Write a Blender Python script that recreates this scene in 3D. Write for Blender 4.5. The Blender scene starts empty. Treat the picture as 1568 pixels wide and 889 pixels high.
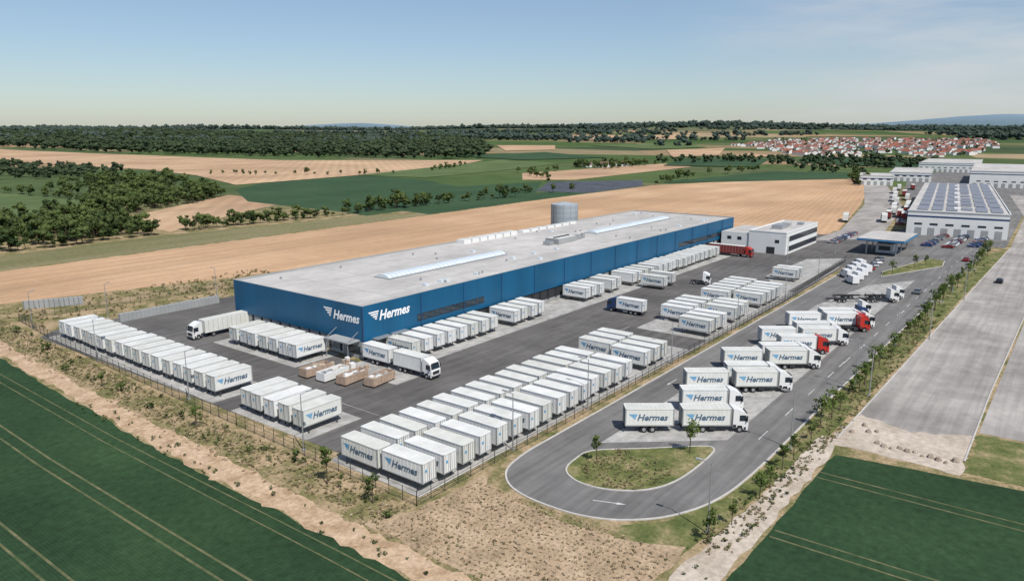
import bpy, bmesh, math, random
import numpy as np
from mathutils import Vector, Matrix
random.seed(7); rng=np.random.default_rng(7)
S=bpy.context.scene
COL=bpy.context.collection
R=math.radians

# ------------------------------------------------------------ materials
def newmat(name):
    m=bpy.data.materials.new(name); m.use_nodes=True
    nt=m.node_tree; b=nt.nodes['Principled BSDF']
    b.inputs['Specular IOR Level'].default_value=0.3
    return m,nt,b
def N(nt,t,**k):
    n=nt.nodes.new(t)
    for a,v in k.items(): setattr(n,a,v)
    return n
def c4(c): return (c[0],c[1],c[2],1)
def noise(nt,vec,scale,detail=5,rough=.6):
    n=N(nt,'ShaderNodeTexNoise'); n.inputs['Scale'].default_value=scale
    n.inputs['Detail'].default_value=detail; n.inputs['Roughness'].default_value=rough
    nt.links.new(vec,n.inputs['Vector']); return n.outputs['Fac']
def ramp(nt,fac,stops):
    r=N(nt,'ShaderNodeValToRGB'); e=r.color_ramp.elements
    e[0].position=stops[0][0]; e[0].color=c4(stops[0][1])
    e[1].position=stops[-1][0]; e[1].color=c4(stops[-1][1])
    for p,c in stops[1:-1]:
        q=e.new(p); q.color=c4(c)
    nt.links.new(fac,r.inputs[0]); return r.outputs[0]
def mix(nt,fac,a,b,mode='MIX'):
    m=N(nt,'ShaderNodeMix',data_type='RGBA',blend_type=mode)
    for s,i in ((fac,0),(a,6),(b,7)):
        if hasattr(s,'is_output'): nt.links.new(s,m.inputs[i])
        elif i==0: m.inputs[0].default_value=s
        else: m.inputs[i].default_value=c4(s)
    return m.outputs[2]
def pos(nt,stretch=(1,1,1),rot=0):
    g=N(nt,'ShaderNodeNewGeometry'); mp=N(nt,'ShaderNodeMapping')
    mp.inputs['Scale'].default_value=stretch; mp.inputs['Rotation'].default_value=(0,0,rot)
    nt.links.new(g.outputs['Position'],mp.inputs[0]); return mp.outputs[0]
def gmat(name,c1,c2,scale=.08,fine=1.5,famt=.35,rough=.95,stretch=(1,1,1),rot=0,stripe=None,lo=.35,hi=.65,mid=None,streak=None):
    """ground-type material: large patches, fine mottling, optional drill rows / wear streaks"""
    m,nt,b=newmat(name); v=pos(nt,stretch,rot)
    st=[(lo,c1),(hi,c2)] if mid is None else [(lo,c1),((lo+hi)/2,mid),(hi,c2)]
    col=ramp(nt,noise(nt,v,scale,6),st)
    f=noise(nt,pos(nt),fine,4,.7)
    g=ramp(nt,f,[(.3,(1-famt,)*3),(.7,(1+famt*.6,)*3)])
    col=mix(nt,1.0,col,g,'MULTIPLY')
    if stripe:
        w=N(nt,'ShaderNodeTexWave',wave_type='BANDS',bands_direction='X')
        w.inputs['Scale'].default_value=stripe[0]; w.inputs['Distortion'].default_value=.6; w.inputs['Detail'].default_value=2
        nt.links.new(pos(nt,(1,1,1),stripe[2] if len(stripe)>2 else 0),w.inputs[0])
        g=ramp(nt,w.outputs['Fac'],[(0,(1-stripe[1],)*3),(1,(1+stripe[1]*.5,)*3)])
        col=mix(nt,1.0,col,g,'MULTIPLY')
    if streak:
        for sc_,st_,am in streak:
            g=ramp(nt,noise(nt,pos(nt,st_),sc_,4,.65),[(.38,(1-am,)*3),(.56,(1,1,1)),(.75,(1+am*.6,)*3)])
            col=mix(nt,1.0,col,g,'MULTIPLY')
    nt.links.new(col,b.inputs['Base Color']); b.inputs['Roughness'].default_value=rough
    b.inputs['Specular IOR Level'].default_value=.1
    return m
def pmat(name,c,rough=.5,metal=0,var=.08,scale=.6,rand=.0,spec=.3):
    """painted / object material with slight dirt"""
    m,nt,b=newmat(name); v=pos(nt)
    col=mix(nt,1.0,c,ramp(nt,noise(nt,v,scale,5),[(.3,(1-var,1-var,1-var*1.1)),(.7,(1,1,1))]),'MULTIPLY')
    if rand:
        oi=N(nt,'ShaderNodeObjectInfo')
        col=mix(nt,1.0,col,ramp(nt,oi.outputs['Random'],[(0,(1-rand,1-rand,1-rand*1.3)),(1,(1,1,1))]),'MULTIPLY')
    nt.links.new(col,b.inputs['Base Color'])
    b.inputs['Roughness'].default_value=rough; b.inputs['Metallic'].default_value=metal
    b.inputs['Specular IOR Level'].default_value=spec
    return m
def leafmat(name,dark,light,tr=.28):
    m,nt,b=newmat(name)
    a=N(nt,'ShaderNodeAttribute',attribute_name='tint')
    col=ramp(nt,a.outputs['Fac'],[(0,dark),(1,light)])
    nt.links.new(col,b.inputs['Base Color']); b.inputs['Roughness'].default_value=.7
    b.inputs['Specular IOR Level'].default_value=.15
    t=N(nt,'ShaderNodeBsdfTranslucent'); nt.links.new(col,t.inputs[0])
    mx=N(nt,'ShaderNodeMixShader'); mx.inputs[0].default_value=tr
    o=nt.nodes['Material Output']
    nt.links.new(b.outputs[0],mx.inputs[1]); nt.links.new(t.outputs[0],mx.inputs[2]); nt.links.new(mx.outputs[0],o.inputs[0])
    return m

WHITE=pmat('white_panel',(.78,.78,.77),.45,var=.14,scale=.5,rand=.14)
ROOFW=pmat('container_roof',(.71,.71,.69),.5,var=.22,scale=.4,rand=.14)
FRAME=pmat('grey_frame',(.38,.39,.40),.5,rand=.2)
DARK=pmat('dark_chassis',(.035,.036,.04),.6)
RUBBER=pmat('tyre_rubber',(.02,.02,.02),.9)
GLASS=pmat('window_glass',(.02,.03,.04),.12,spec=.6,var=.02)
LET=pmat('grey_blue_lettering',(.09,.14,.20),.5)
LBLUE=pmat('light_blue_mark',(.06,.32,.58),.5)
LETW=pmat('white_lettering',(.85,.85,.85),.5)
RED=pmat('red_paint',(.45,.03,.02),.35,spec=.5)
REDD=pmat('dark_red_curtain',(.20,.035,.03),.6)
CABW=pmat('cab_white_paint',(.76,.76,.76),.3,spec=.5,rand=.08)
NAVY=pmat('navy_paint',(.02,.05,.14),.35,spec=.5)
STEEL=pmat('galvanised_steel',(.42,.43,.44),.45,metal=.6)
FENCEM=pmat('dark_green_fence_steel',(.05,.06,.055),.6)
RUST=pmat('beige_brown_steel',(.46,.34,.26),.8,var=.35,scale=1.5)
WALLW=pmat('white_wall',(.72,.72,.70),.7,var=.08,scale=.2)
GREYW=pmat('grey_wall',(.33,.34,.34),.7,var=.15,scale=.3)
LAMPG=pmat('lamp_glass',(.6,.6,.6),.3)
CARD=pmat('cardboard',(.54,.45,.34),.9,var=.3,scale=3)

# ------------------------------------------------------------ mesh builder
class MB:
    def __init__(s): s.v=[];s.f=[];s.m=[];s.mats=[]
    def mi(s,m):
        if m not in s.mats: s.mats.append(m)
        return s.mats.index(m)
    def add(s,vs,fs,m):
        o=len(s.v); s.v+= [tuple(p) for p in vs]; k=s.mi(m)
        for f in fs: s.f.append([i+o for i in f]); s.m.append(k)
    def box(s,x0,x1,y0,y1,z0,z1,m,top=None):
        vs=[(x0,y0,z0),(x1,y0,z0),(x1,y1,z0),(x0,y1,z0),(x0,y0,z1),(x1,y0,z1),(x1,y1,z1),(x0,y1,z1)]
        s.add(vs,[(0,3,2,1),(0,1,5,4),(1,2,6,5),(2,3,7,6),(3,0,4,7)],m)
        s.add(vs[4:],[(0,1,2,3)],top or m)
    def prism(s,prof,y0,y1,m):
        n=len(prof); vs=[(x,y0,z) for x,z in prof]+[(x,y1,z) for x,z in prof]
        fs=[(i,i+n,(i+1)%n+n,(i+1)%n) for i in range(n)]+[tuple(range(n)),tuple(range(2*n-1,n-1,-1))]
        s.add(vs,fs,m)
    def cyl(s,c,r,h,m,axis='z',n=12,r2=None,cap=True):
        r2=r if r2 is None else r2; vs=[]
        for k,(rr,t) in enumerate(((r,0),(r2,h))):
            for i in range(n):
                a=2*math.pi*i/n; u,w=rr*math.cos(a),rr*math.sin(a)
                vs.append({'z':(c[0]+u,c[1]+w,c[2]+t),'y':(c[0]+u,c[1]+t,c[2]+w),'x':(c[0]+t,c[1]+u,c[2]+w)}[axis])
        fs=[(i,(i+1)%n,(i+1)%n+n,i+n) for i in range(n)]
        if cap: fs+=[tuple(range(n))[::-1],tuple(range(n,2*n))]
        s.add(vs,fs,m)
    def beam(s,p,q,w,m):
        p=Vector(p);q=Vector(q);d=(q-p).normalized()
        u=d.cross(Vector((0,0,1)));u=(u if u.length>.01 else Vector((1,0,0))).normalized();w2=d.cross(u)
        vs=[a+u*i*w/2+w2*j*w/2 for a in (p,q) for i,j in ((-1,-1),(1,-1),(1,1),(-1,1))]
        s.add(vs,[(0,1,5,4),(1,2,6,5),(2,3,7,6),(3,0,4,7),(3,2,1,0),(4,5,6,7)],m)
    def geo(s,g,fn,m): s.add([fn(*p) for p in g[0]],g[1],m)
    def mesh(s,name):
        me=bpy.data.meshes.new(name); me.from_pydata(s.v,[],s.f)
        for m in s.mats: me.materials.append(m)
        me.polygons.foreach_set('material_index',s.m); me.update(); return me
def obj(name,me,loc=(0,0,0),rz=0,parent=None,sc=None):
    o=bpy.data.objects.new(name,me); COL.objects.link(o); o.location=loc; o.rotation_euler=(0,0,rz)
    if sc: o.scale=sc
    if parent: o.parent=parent
    return o
def empty(name,loc=(0,0,0),rz=0): 
    o=obj(name,None,loc,rz); o.empty_display_size=.5; return o

def text_geo(body,size,shear=.28,off=.03):
    cu=bpy.data.curves.new('t','FONT'); cu.body=body; cu.size=size; cu.shear=shear; cu.offset=off*size; cu.resolution_u=2
    o=bpy.data.objects.new('t',cu); COL.objects.link(o); bpy.context.view_layer.update()
    me=o.to_mesh(); vs=[(v.co.x,v.co.y) for v in me.vertices]; fs=[tuple(p.vertices) for p in me.polygons]
    o.to_mesh_clear(); bpy.data.objects.remove(o); bpy.data.curves.remove(cu)
    x0=min(v[0] for v in vs); w=max(v[0] for v in vs)-x0
    return ([(x-x0,y) for x,y in vs],fs),w
TXT,TW=text_geo('Hermes',1.0)
def wing(sz):
    vs=[];fs=[]
    for i in range(4):
        y=sz*(.18+.2*i); x0=-sz*(.25+.22*i); k=len(vs)
        vs+=[(x0,y+.13*sz),(x0+.1*sz,y),(sz*(.02+.07*i),y),(sz*(.05+.07*i),y+.13*sz)]; fs.append((k,k+1,k+2,k+3))
    return vs,fs

# ------------------------------------------------------------ terrain
def sm(t): t=min(max(t,0),1); return t*t*(3-2*t)
def hgt(x,y):
    d=math.hypot(x,y)
    if d<1000: return 0.0
    th=math.degrees(math.atan2(y,x)); s=sm((d-1000)/3500)
    z=45*s+s*(7*math.sin(x/310+1)*math.cos(y/270)+5*math.sin(x/150+y/190))
    z+=sm((d-2600)/2200)*32*math.exp(-((th-24)/13)**2)
    z+=sm((d-7000)/4500)*(20+165*math.exp(-((th-5)/8)**2)+90*math.exp(-((th-50)/5)**2)+70*math.exp(-((th-30)/4)**2)+12*math.sin(th/2.3))
    return z
def sheet(name,poly,z,mat,step=None):
    bm=bmesh.new(); f=bm.faces.new([bm.verts.new((x,y,0)) for x,y in poly]); f.normal_update()
    if f.normal.z<0: f.normal_flip()
    if step:
        bmesh.ops.triangulate(bm,faces=bm.faces[:])
        xs=[p[0] for p in poly];ys=[p[1] for p in poly]
        for a,ax in ((xs,(1,0,0)),(ys,(0,1,0))):
            k=math.floor(min(a)/step)*step
            while k<max(a):
                bmesh.ops.bisect_plane(bm,geom=bm.verts[:]+bm.edges[:]+bm.faces[:],plane_co=(k*ax[0],k*ax[1],0),plane_no=ax); k+=step
        bmesh.ops.triangulate(bm,faces=bm.faces[:])
        for v in bm.verts: v.co.z=hgt(v.co.x,v.co.y)+z
    else:
        for v in bm.verts: v.co.z=z
    me=bpy.data.meshes.new(name); bm.to_mesh(me); bm.free(); me.materials.append(mat)
    return obj(name,me)
def wob(pl,amp,step=3.0,closed=True):
    out=[]; n=len(pl)
    for i in range(n if closed else n-1):
        (xa,ya),(xb,yb)=pl[i],pl[(i+1)%n]; k=max(1,int(math.hypot(xb-xa,yb-ya)/step))
        for j in range(k):
            t=j/k; out.append((xa+(xb-xa)*t+random.uniform(-amp,amp),ya+(yb-ya)*t+random.uniform(-amp,amp)))
    return out
def smooth(pl,closed=False,k=6):
    """Catmull-Rom through the given points"""
    n=len(pl);out=[]
    g=(lambda i:pl[i%n]) if closed else (lambda i:pl[min(max(i,0),n-1)])
    for i in range(n if closed else n-1):
        p0,p1,p2,p3=g(i-1),g(i),g(i+1),g(i+2)
        for j in range(k):
            t=j/k
            out.append(tuple(.5*(2*p1[a]+(p2[a]-p0[a])*t+(2*p0[a]-5*p1[a]+4*p2[a]-p3[a])*t*t+(3*p1[a]-p0[a]-3*p2[a]+p3[a])*t**3) for a in (0,1)))
    if not closed: out.append(pl[-1])
    return out
def strip(mb,pl,w,z0,z1,mat,closed=False):
    n=len(pl); P=[Vector((p[0],p[1])) for p in pl]; L=[];Q=[]
    for i in range(n):
        a=P[(i-1)%n] if (closed or i>0) else P[i]; c=P[(i+1)%n] if (closed or i<n-1) else P[i]
        d=(c-a).normalized(); nn=Vector((-d.y,d.x)); L.append(P[i]+nn*w/2); Q.append(P[i]-nn*w/2)
    vs=[(p.x,p.y,z) for S_,z in ((L,z0),(L,z1),(Q,z0),(Q,z1)) for p in S_]
    fs=[]
    for i in range(n if closed else n-1):
        j=(i+1)%n
        fs+= [(n+i,3*n+i,3*n+j,n+j)]
        if z1-z0>.02: fs+=[(i,n+i,n+j,j),(2*n+i,2*n+j,3*n+j,3*n+i)]
    mb.add(vs,fs,mat)

gs=[-600,-300,-100]+list(range(0,6001,100))+list(range(6500,24001,500))
n=len(gs); V=[(x,y,hgt(x,y)) for x in gs for y in gs]
F=[(i*n+j,(i+1)*n+j,(i+1)*n+j+1,i*n+j+1) for i in range(n-1) for j in range(n-1)]
me=bpy.data.meshes.new('ground'); me.from_pydata(V,[],F); me.update()
m,nt,b=newmat('rough_grass_and_hazed_farmland')
near=ramp(nt,noise(nt,pos(nt),.16,9,.72),[(.34,(.10,.115,.042)),(.46,(.19,.17,.08)),(.53,(.32,.245,.145)),(.64,(.42,.31,.20))])
near=mix(nt,1.0,near,ramp(nt,noise(nt,pos(nt),2.0,4),[(.3,(.65,.65,.65)),(.7,(1.2,1.2,1.2))]),'MULTIPLY')
vo=N(nt,'ShaderNodeTexVoronoi'); vo.inputs['Scale'].default_value=.0042; nt.links.new(pos(nt,(1,.55,1),.5),vo.inputs['Vector'])
sx=N(nt,'ShaderNodeSeparateColor'); nt.links.new(vo.outputs['Color'],sx.inputs[0])
far=ramp(nt,sx.outputs[0],[(0,(.055,.095,.038)),(.3,(.085,.12,.05)),(.5,(.055,.08,.045)),(.62,(.14,.15,.07)),(.75,(.30,.21,.13)),(.88,(.065,.095,.045)),(1,(.33,.25,.16))])
far=mix(nt,1.0,far,ramp(nt,noise(nt,pos(nt),.02,5),[(.3,(.8,.8,.8)),(.7,(1.15,1.15,1.15))]),'MULTIPLY')
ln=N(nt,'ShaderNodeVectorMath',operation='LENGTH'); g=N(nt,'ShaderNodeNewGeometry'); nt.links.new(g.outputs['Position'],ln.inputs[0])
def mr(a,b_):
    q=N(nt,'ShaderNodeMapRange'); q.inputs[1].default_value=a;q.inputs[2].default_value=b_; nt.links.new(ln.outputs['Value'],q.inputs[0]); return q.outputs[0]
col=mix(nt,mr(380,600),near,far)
col=mix(nt,mr(3500,8500),col,(.11,.16,.18))  # aerial haze painted into the ground colour, growing with range
col=mix(nt,mr(8000,13000),col,(.22,.30,.38))  # paler blue haze painted onto the farthest ridges
nt.links.new(col,b.inputs['Base Color']); b.inputs['Roughness'].default_value=1; b.inputs['Specular IOR Level'].default_value=0
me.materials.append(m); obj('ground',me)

ASPH=gmat('yard_asphalt',(.115,.109,.105),(.155,.148,.142),scale=.05,fine=.6,famt=.10,rough=.9,streak=[(.5,(.12,1.3,1),.20),(.12,(1,.4,1),.14),(.03,(1,1,1),.12)])
ASPH2=gmat('road_asphalt',(.15,.145,.14),(.20,.194,.187),scale=.06,fine=.5,famt=.10,rough=.9,streak=[(.6,(.06,1.4,1),.20),(.1,(1,1,1),.10)])
ASPH3=gmat('pale_old_asphalt',(.29,.27,.25),(.38,.355,.33),scale=.06,fine=.3,famt=.13,streak=[(.5,(.05,1.3,1),.18),(.06,(1,1,1),.14)])
CONC=gmat('concrete_paving',(.33,.32,.30),(.42,.41,.39),scale=.1,fine=.7,famt=.12,streak=[(.35,(1,1,1),.18),(.5,(.3,1,1),.12)])
KERB=gmat('kerb_concrete',(.42,.40,.37),(.50,.48,.45),scale=.4,fine=2,famt=.15)
PAINT=gmat('road_paint',(.40,.40,.39),(.62,.62,.60),scale=.8,fine=5,famt=.35)
CROPG=gmat('green_crop',(.025,.055,.026),(.038,.077,.033),scale=.03,fine=.9,famt=.32,stripe=(.8,.10),streak=[(.10,(1,.15,1),.14),(.02,(1,1,1),.14)])
CROP2=gmat('green_crop_far',(.033,.068,.032),(.048,.088,.042),scale=.02,fine=.3,famt=.15,stripe=(.05,.10))
SOIL=gmat('orange_tilled_soil',(.42,.27,.16),(.57,.385,.24),scale=.010,fine=.35,famt=.10,stripe=(.09,.07,1.4),mid=(.49,.315,.187),streak=[(.05,(.12,1,1),.12),(.3,(.04,1,1),.08)])
SOIL2=gmat('bare_soil_far',(.38,.25,.155),(.52,.36,.225),scale=.008,fine=.1,famt=.08,stripe=(.03,.08,.7),streak=[(.02,(.3,1,1),.14)])
OLIVE=gmat('fallow_strip',(.13,.135,.06),(.23,.20,.11),scale=.03,fine=.5,famt=.25,stretch=(.2,1,1))
MEAD=gmat('meadow_grass',(.08,.12,.045),(.12,.16,.065),scale=.015,fine=.3,famt=.2,streak=[(.03,(.3,1,1),.15)])
DIRT=gmat('loose_dirt',(.34,.23,.14),(.54,.40,.275),scale=.35,fine=1.6,famt=.35,mid=(.46,.33,.215))
DUST=gmat('dusty_gravel',(.38,.32,.255),(.52,.45,.38),scale=.15,fine=1.2,famt=.22)
VERGE=gmat('verge_grass',(.085,.105,.035),(.28,.23,.125),scale=.3,fine=2,famt=.35,lo=.36,hi=.66,mid=(.14,.15,.055))
TRAM=gmat('tramline_soil',(.075,.095,.042),(.16,.15,.08),scale=.3,fine=1,famt=.3)
TRAM2=gmat('field_track',(.34,.225,.14),(.43,.295,.185),scale=.1,fine=1,famt=.2)
SOLAR=gmat('dark_solar_field',(.06,.07,.085),(.09,.10,.115),scale=.05,fine=.2,famt=.2)
PLANT=gmat('planted_soil',(.29,.215,.14),(.47,.355,.245),scale=.25,fine=2.2,famt=.40,mid=(.39,.29,.19))

sheet('crop_field',[(-120,-60),(47.5,-60)]+wob([(47.5,-20),(47.5,100),(50.5,170),(56,216)],.35,2.5,False)+[(56,216),(-120,216)],.010,CROPG)
sheet('crop_field',[(-10,-90),(107,-90)]+wob([(107,-60),(109,0),(105.5,23),(66,23.5),(49.5,22)],.3,2.5,False)+[(49.5,22),(49.5,-60)],.014,CROPG)
mb=MB()
for x in (35.2,37.0,44.3,46.0,26,24.2): strip(mb,[(x,-50),(x+.3,60),(x-.2,110),(x+1.2,200)],.2 if x>40 else .3,.02,.02,TRAM)
for x in (78.5,80.2,97,98.8): strip(mb,[(x,-80),(x,0),(x-.4,23)],.28,.024,.024,TRAM)
obj('tramlines',mb.mesh('tramlines'))
sheet('dirt_track',wob([(47.8,20),(51.6,20),(51.4,60),(52.2,100),(53.6,150),(56.3,208),(53.6,208),(51.0,170),(48.8,120),(47.4,90)],.6,1.8),.012,DIRT)
sheet('planted_soil_bed',wob([(51.2,29.4),(70,29.4),(67.8,34),(66.6,42),(66.8,52),(68.5,56.5),(72,58.8),(58,59),(52,62)],.3,2),.015,PLANT)
sheet('dirt_path',wob([(56,23.8),(66,24.2),(105.8,23.4),(112,24.6),(111,26.6),(84,27.2),(66,28.4),(56,28)],.35,2),.016,DUST)
sheet('tilled_field',[(-60,222),(70,224),(126,209),(170,200),(300,196),(318,170),(318,89),(362,87),(500,108),(669,140),(756,165),(800,205),(574,289),(407,286),(253,280),(87,277),(-60,277)],.012,SOIL)
mb=MB()
for k in range(7):
    y=228+7.5*k
    for dy in (0,1.8): strip(mb,[(-60,y+dy-2),(90,y+dy),(250,y+dy+1),(400,y+dy+3),(560,y+dy+2)],.3,.03,.03,TRAM2)
for k in range(9):
    xx=330+14*k
    strip(mb,[(xx,96+k*2),(xx+26,215)],.35,.031,.031,TRAM2)
obj('field_tracks',mb.mesh('field_tracks'))
sheet('fallow_strip',[(-60,279),(87,279),(253,282),(300,283),(272,306),(161,319),(98,313),(-60,316)],.014,OLIVE)
sheet('dark_crop_field',[(295,284),(407,288),(574,291),(560,330),(420,318),(300,316)],.016,CROP2)
sheet('tilled_field',[(191,407),(299,487),(294,410),(237,374),(188,342),(170,327),(174,360)],.014,SOIL2)
sheet('dark_crop_field',[(329,526),(419,604),(521,591),(505,491),(461,411),(550,388),(447,321),(269,306),(273,327),(278,431)],.02,CROP2)
sheet('meadow',[(206,635),(217,534),(193,460),(167,438),(143,445),(60,520),(100,800)],.018,MEAD)
sheet('tilled_field',[(560,1950),(670,1310),(703,992),(899,746),(580,574),(517,597),(358,571),(413,731),(440,900),(420,1300)],.3,SOIL2,100)
sheet('meadow',[(517,598),(924,730),(882,588),(663,531),(526,512)],.4,MEAD,100)
sheet('tilled_field',[(649,484),(972,471),(901,400),(591,379),(561,418)],.2,SOIL2,100)
sheet('dark_crop_field',[(640,300),(853,283),(885,197),(775,172),(599,292)],.2,CROP2,100)
sheet('solar_field',[(554,383),(630,328),(560,292),(471,290),(462,332)],.05,SOLAR)
for k,(pl,mt) in enumerate([([(2400,1640),(2745,1278),(2300,1050),(2050,1320)],SOIL2),([(1538,1232),(1628,1107),(1345,914),(1230,960)],SOIL2),
    ([(1481,718),(1658,658),(1294,525),(1180,560)],SOIL2),([(1408,519),(1353,439),(1250,440),(1290,500)],SOIL2),
    ([(1000,900),(1230,860),(1100,640),(930,700)],CROP2),([(1700,1050),(2000,900),(1700,720),(1500,760)],MEAD),([(1100,330),(1300,380),(1380,160),(1000,130)],CROP2),([(900,440),(1130,520),(1200,400),(930,330)],CROP2)]):
    sheet('distant_field',pl,.9,mt,100)

YARD=[(63,61.5),(61.5,180),(66,184),(112,184),(112,157),(93,157),(93,110),(262,110),(262,118),(340,118),(345,70),(400,62),(330,50),(262,60.5),(198,59.6)]
sheet('yard_asphalt',YARD,.020,ASPH)
turn=smooth([(100,58.2),(86,58.3),(79,58.2),(73.6,57.2),(70.3,54.6),(68.8,51),(68.5,46.3),(69.1,42),(71.2,37.8),(75.6,33.8),(83,31.0),(95,30.0),(120,29.8)])
loop=[(275,58.2)]+turn+[(219,28.2),(317,26),(345,25),(400,30),(420,60),(345,68),(300,60)]
sheet('access_road',loop,.017,ASPH2)
isl=smooth([(85.5,50.9),(81.5,51.4),(78.2,50.7),(76.4,48.5),(76.0,45.6),(77.0,42.4),(79.4,39.4),(83,37.6),(88,36.9),(94.8,36.9),(96.8,37.5),(96.4,39.2),(91,45)],True,5)
sheet('island_lawn',isl,.10,VERGE)
park=[(88.6,51.5),(200,51.5),(236,46.5),(252,37),(101,37)]
sheet('truck_parking_concrete',park,.030,CONC)
sheet('grass_verge',[(66,29.6),(84,27.6),(111,25.4),(172,23.9),(316,20),(340,20),(317,25.7),(219,27.9),(120,29.5),(95,29.7),(84,30.4),(74,33.8),(70,37.6),(67.5,37)],.014,VERGE)
sheet('side_road',[(111.5,24.2),(173,22.8),(345,19),(480,22),(640,40),(640,18),(480,4),(345,5),(221,7),(149,8),(114,8)],.018,ASPH3)
sheet('dusty_road_end',wob([(109,25),(124,24),(121,16),(125,8),(109,8)],.5,1.5),.022,DUST)
sheet('construction_ground',[(127,7.6),(221,6.6),(345,4.6),(480,3.4),(480,-80),(160,-80),(128,-20)],.014,ASPH3)
sheet('grass_patch',wob([(110,7.6),(126.5,7.6),(127,-60),(110,-60)],.4,2),.016,VERGE)
sheet('triangle_lawn',[(252,46.5),(262,48),(300,40),(297,35),(285,34)],.08,VERGE)
sheet('industrial_yard',[(345,68),(420,60),(640,108),(900,150),(1000,100),(900,20),(640,0),(480,23),(345,20.5)],.012,ASPH2)
sheet('service_road',[(318,88),(362,86),(500,106),(760,164),(770,150),(500,84),(345,66)],.026,ASPH3)
for nm,pl in {'container_stand':[(60.4,61.2),(141,61.2),(141,78.6),(60.4,78.6)],'container_stand_b':[(62.6,86.8),(73.5,86.8),(73.5,106.5),(62.6,106.5)],
    'container_stand_c':[(62.6,112),(73.5,112),(73.5,179),(62.6,179)],'container_stand_d':[(83,117),(94.3,117),(94.3,146),(83,146)],
    'dock_apron':[(97.5,99),(262,99),(262,109.9),(97.5,109.9)],'container_stand_e':[(150,61),(212,61),(212,78.4),(150,78.4)],
    'paved_triangle':[(205,63),(282,64),(272,75),(232,76)],'hall_apron':[(88,94),(96,94),(96,109.9),(88,109.9)]}.items():
    sheet('concrete_stand' if 'stand' in nm else nm,pl,.026 if nm!='paved_triangle' else .032,CONC)
mb=MB()
strip(mb,[(275,58.3)]+turn+[(219,28.1),(317,25.9)],.26,0,.13,KERB)
strip(mb,isl,.24,0,.14,KERB,True)
strip(mb,[(111.5,24.2),(173,22.9),(345,19.1)],.22,0,.12,KERB)
strip(mb,[(114,8),(149,8),(221,7),(345,5)],.22,0,.12,KERB)
strip(mb,[(252,46.5),(262,48),(300,40),(297,35),(285,34)],.26,0,.13,KERB,True)
strip(mb,[(60.3,61.1),(198,60.4),(262,61.5)],.2,0,.10,KERB)
obj('kerbs',mb.mesh('kerbs'))
mb=MB()
for i in range(20): strip(mb,[(104+12*i,33.4-i*.13),(108+12*i,33.4-i*.13)],.15,.034,.034,PAINT)
def arrow(x,y,a):
    c,s_=math.cos(a),math.sin(a); T=lambda u,w:(x+c*u-s_*w,y+s_*u+c*w,.035)
    mb.add([T(-2,-.08),T(1,-.08),T(1,.08),T(-2,.08)],[(0,1,2,3)],PAINT); mb.add([T(1,-.28),T(2.2,0),T(1,.28)],[(0,1,2)],PAINT)
arrow(73.8,41.5,-1.2); arrow(150,33,0); arrow(205,32,0); arrow(120,55,math.pi)
for i in range(14):
    x=112+9.2*i
    strip(mb,[(x,49.5),(x+8.6,38.3)],.12,.036,.036,PAINT)
for i in range(20): strip(mb,[(331+2.9*i,41.5-.1*i),(331+2.9*i,46.5-.1*i)],.12,.036,.036,PAINT)
for i in range(11): strip(mb,[(213+4.4*i,99.3),(213+4.4*i,109)],.12,.036,.036,PAINT)
strip(mb,[(76,98.4),(76,80.2),(150,80.2)],.12,.036,.036,PAINT)
obj('road_markings',mb.mesh('road_markings'))

# ------------------------------------------------------------ parcel hall
def blue_mat():
    m,nt,b=newmat('blue_cladding'); g=N(nt,'ShaderNodeNewGeometry'); sp=N(nt,'ShaderNodeSeparateXYZ'); nt.links.new(g.outputs['Position'],sp.inputs[0])
    ad=N(nt,'ShaderNodeMath',operation='ADD'); nt.links.new(sp.outputs[0],ad.inputs[0]); nt.links.new(sp.outputs[1],ad.inputs[1])
    cb=N(nt,'ShaderNodeCombineXYZ'); nt.links.new(ad.outputs[0],cb.inputs[0])
    col=None
    for per,w_ in ((6.0,.02),(1.2,.05)):
        dv=N(nt,'ShaderNodeMath',operation='DIVIDE'); dv.inputs[1].default_value=per; fr=N(nt,'ShaderNodeMath',operation='FRACT')
        nt.links.new(ad.outputs[0],dv.inputs[0]); nt.links.new(dv.outputs[0],fr.inputs[0])
        dk=(.45,.5,.55) if per>2 else (.86,.86,.86)
        c=ramp(nt,fr.outputs[0],[(0,dk),(w_,(1,1,1)),(1,(1,1,1))])
        col=mix(nt,1.0,(.006,.088,.185) if col is None else col,c,'MULTIPLY')
    col=mix(nt,1.0,col,ramp(nt,noise(nt,cb.outputs[0],.11,2),[(.35,(.85,.85,.85)),(.65,(1.1,1.1,1.1))]),'MULTIPLY')
    nt.links.new(col,b.inputs['Base Color']); b.inputs['Roughness'].default_value=.42; b.inputs['Specular IOR Level'].default_value=.35
    return m
BLUE=blue_mat()
ROOF=gmat('flat_roof_membrane',(.40,.385,.365),(.50,.48,.455),scale=.05,fine=.5,famt=.10,stretch=(.6,1,1),streak=[(.2,(.4,1,1),.12)])
X0,X1,Y0,Y1,HB=94.6,291,110,155,11.0
hall=empty('parcel_distribution_hall',(0,0,0))
mb=MB(); mb.box(X0+.4,X1-.4,Y0+.5,Y1-.4,0,3.65,WALLW); obj('plinth_wall',mb.mesh('plinth_wall'),parent=hall)
mb=MB()
vs=[(X0,Y0),(X1,Y0),(X1,Y1),(X0,Y1)]
for i in range(4):
    a,b_=vs[i],vs[(i+1)%4]; mb.add([(a[0],a[1],3.6),(b_[0],b_[1],3.6),(b_[0],b_[1],HB),(a[0],a[1],HB)],[(0,1,2,3)],BLUE)
mb.add([(x,y,3.6) for x,y in vs],[(3,2,1,0)],GREYW)
obj('blue_cladding',mb.mesh('blue_cladding'),parent=hall)
mb=MB(); t=.45
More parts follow.
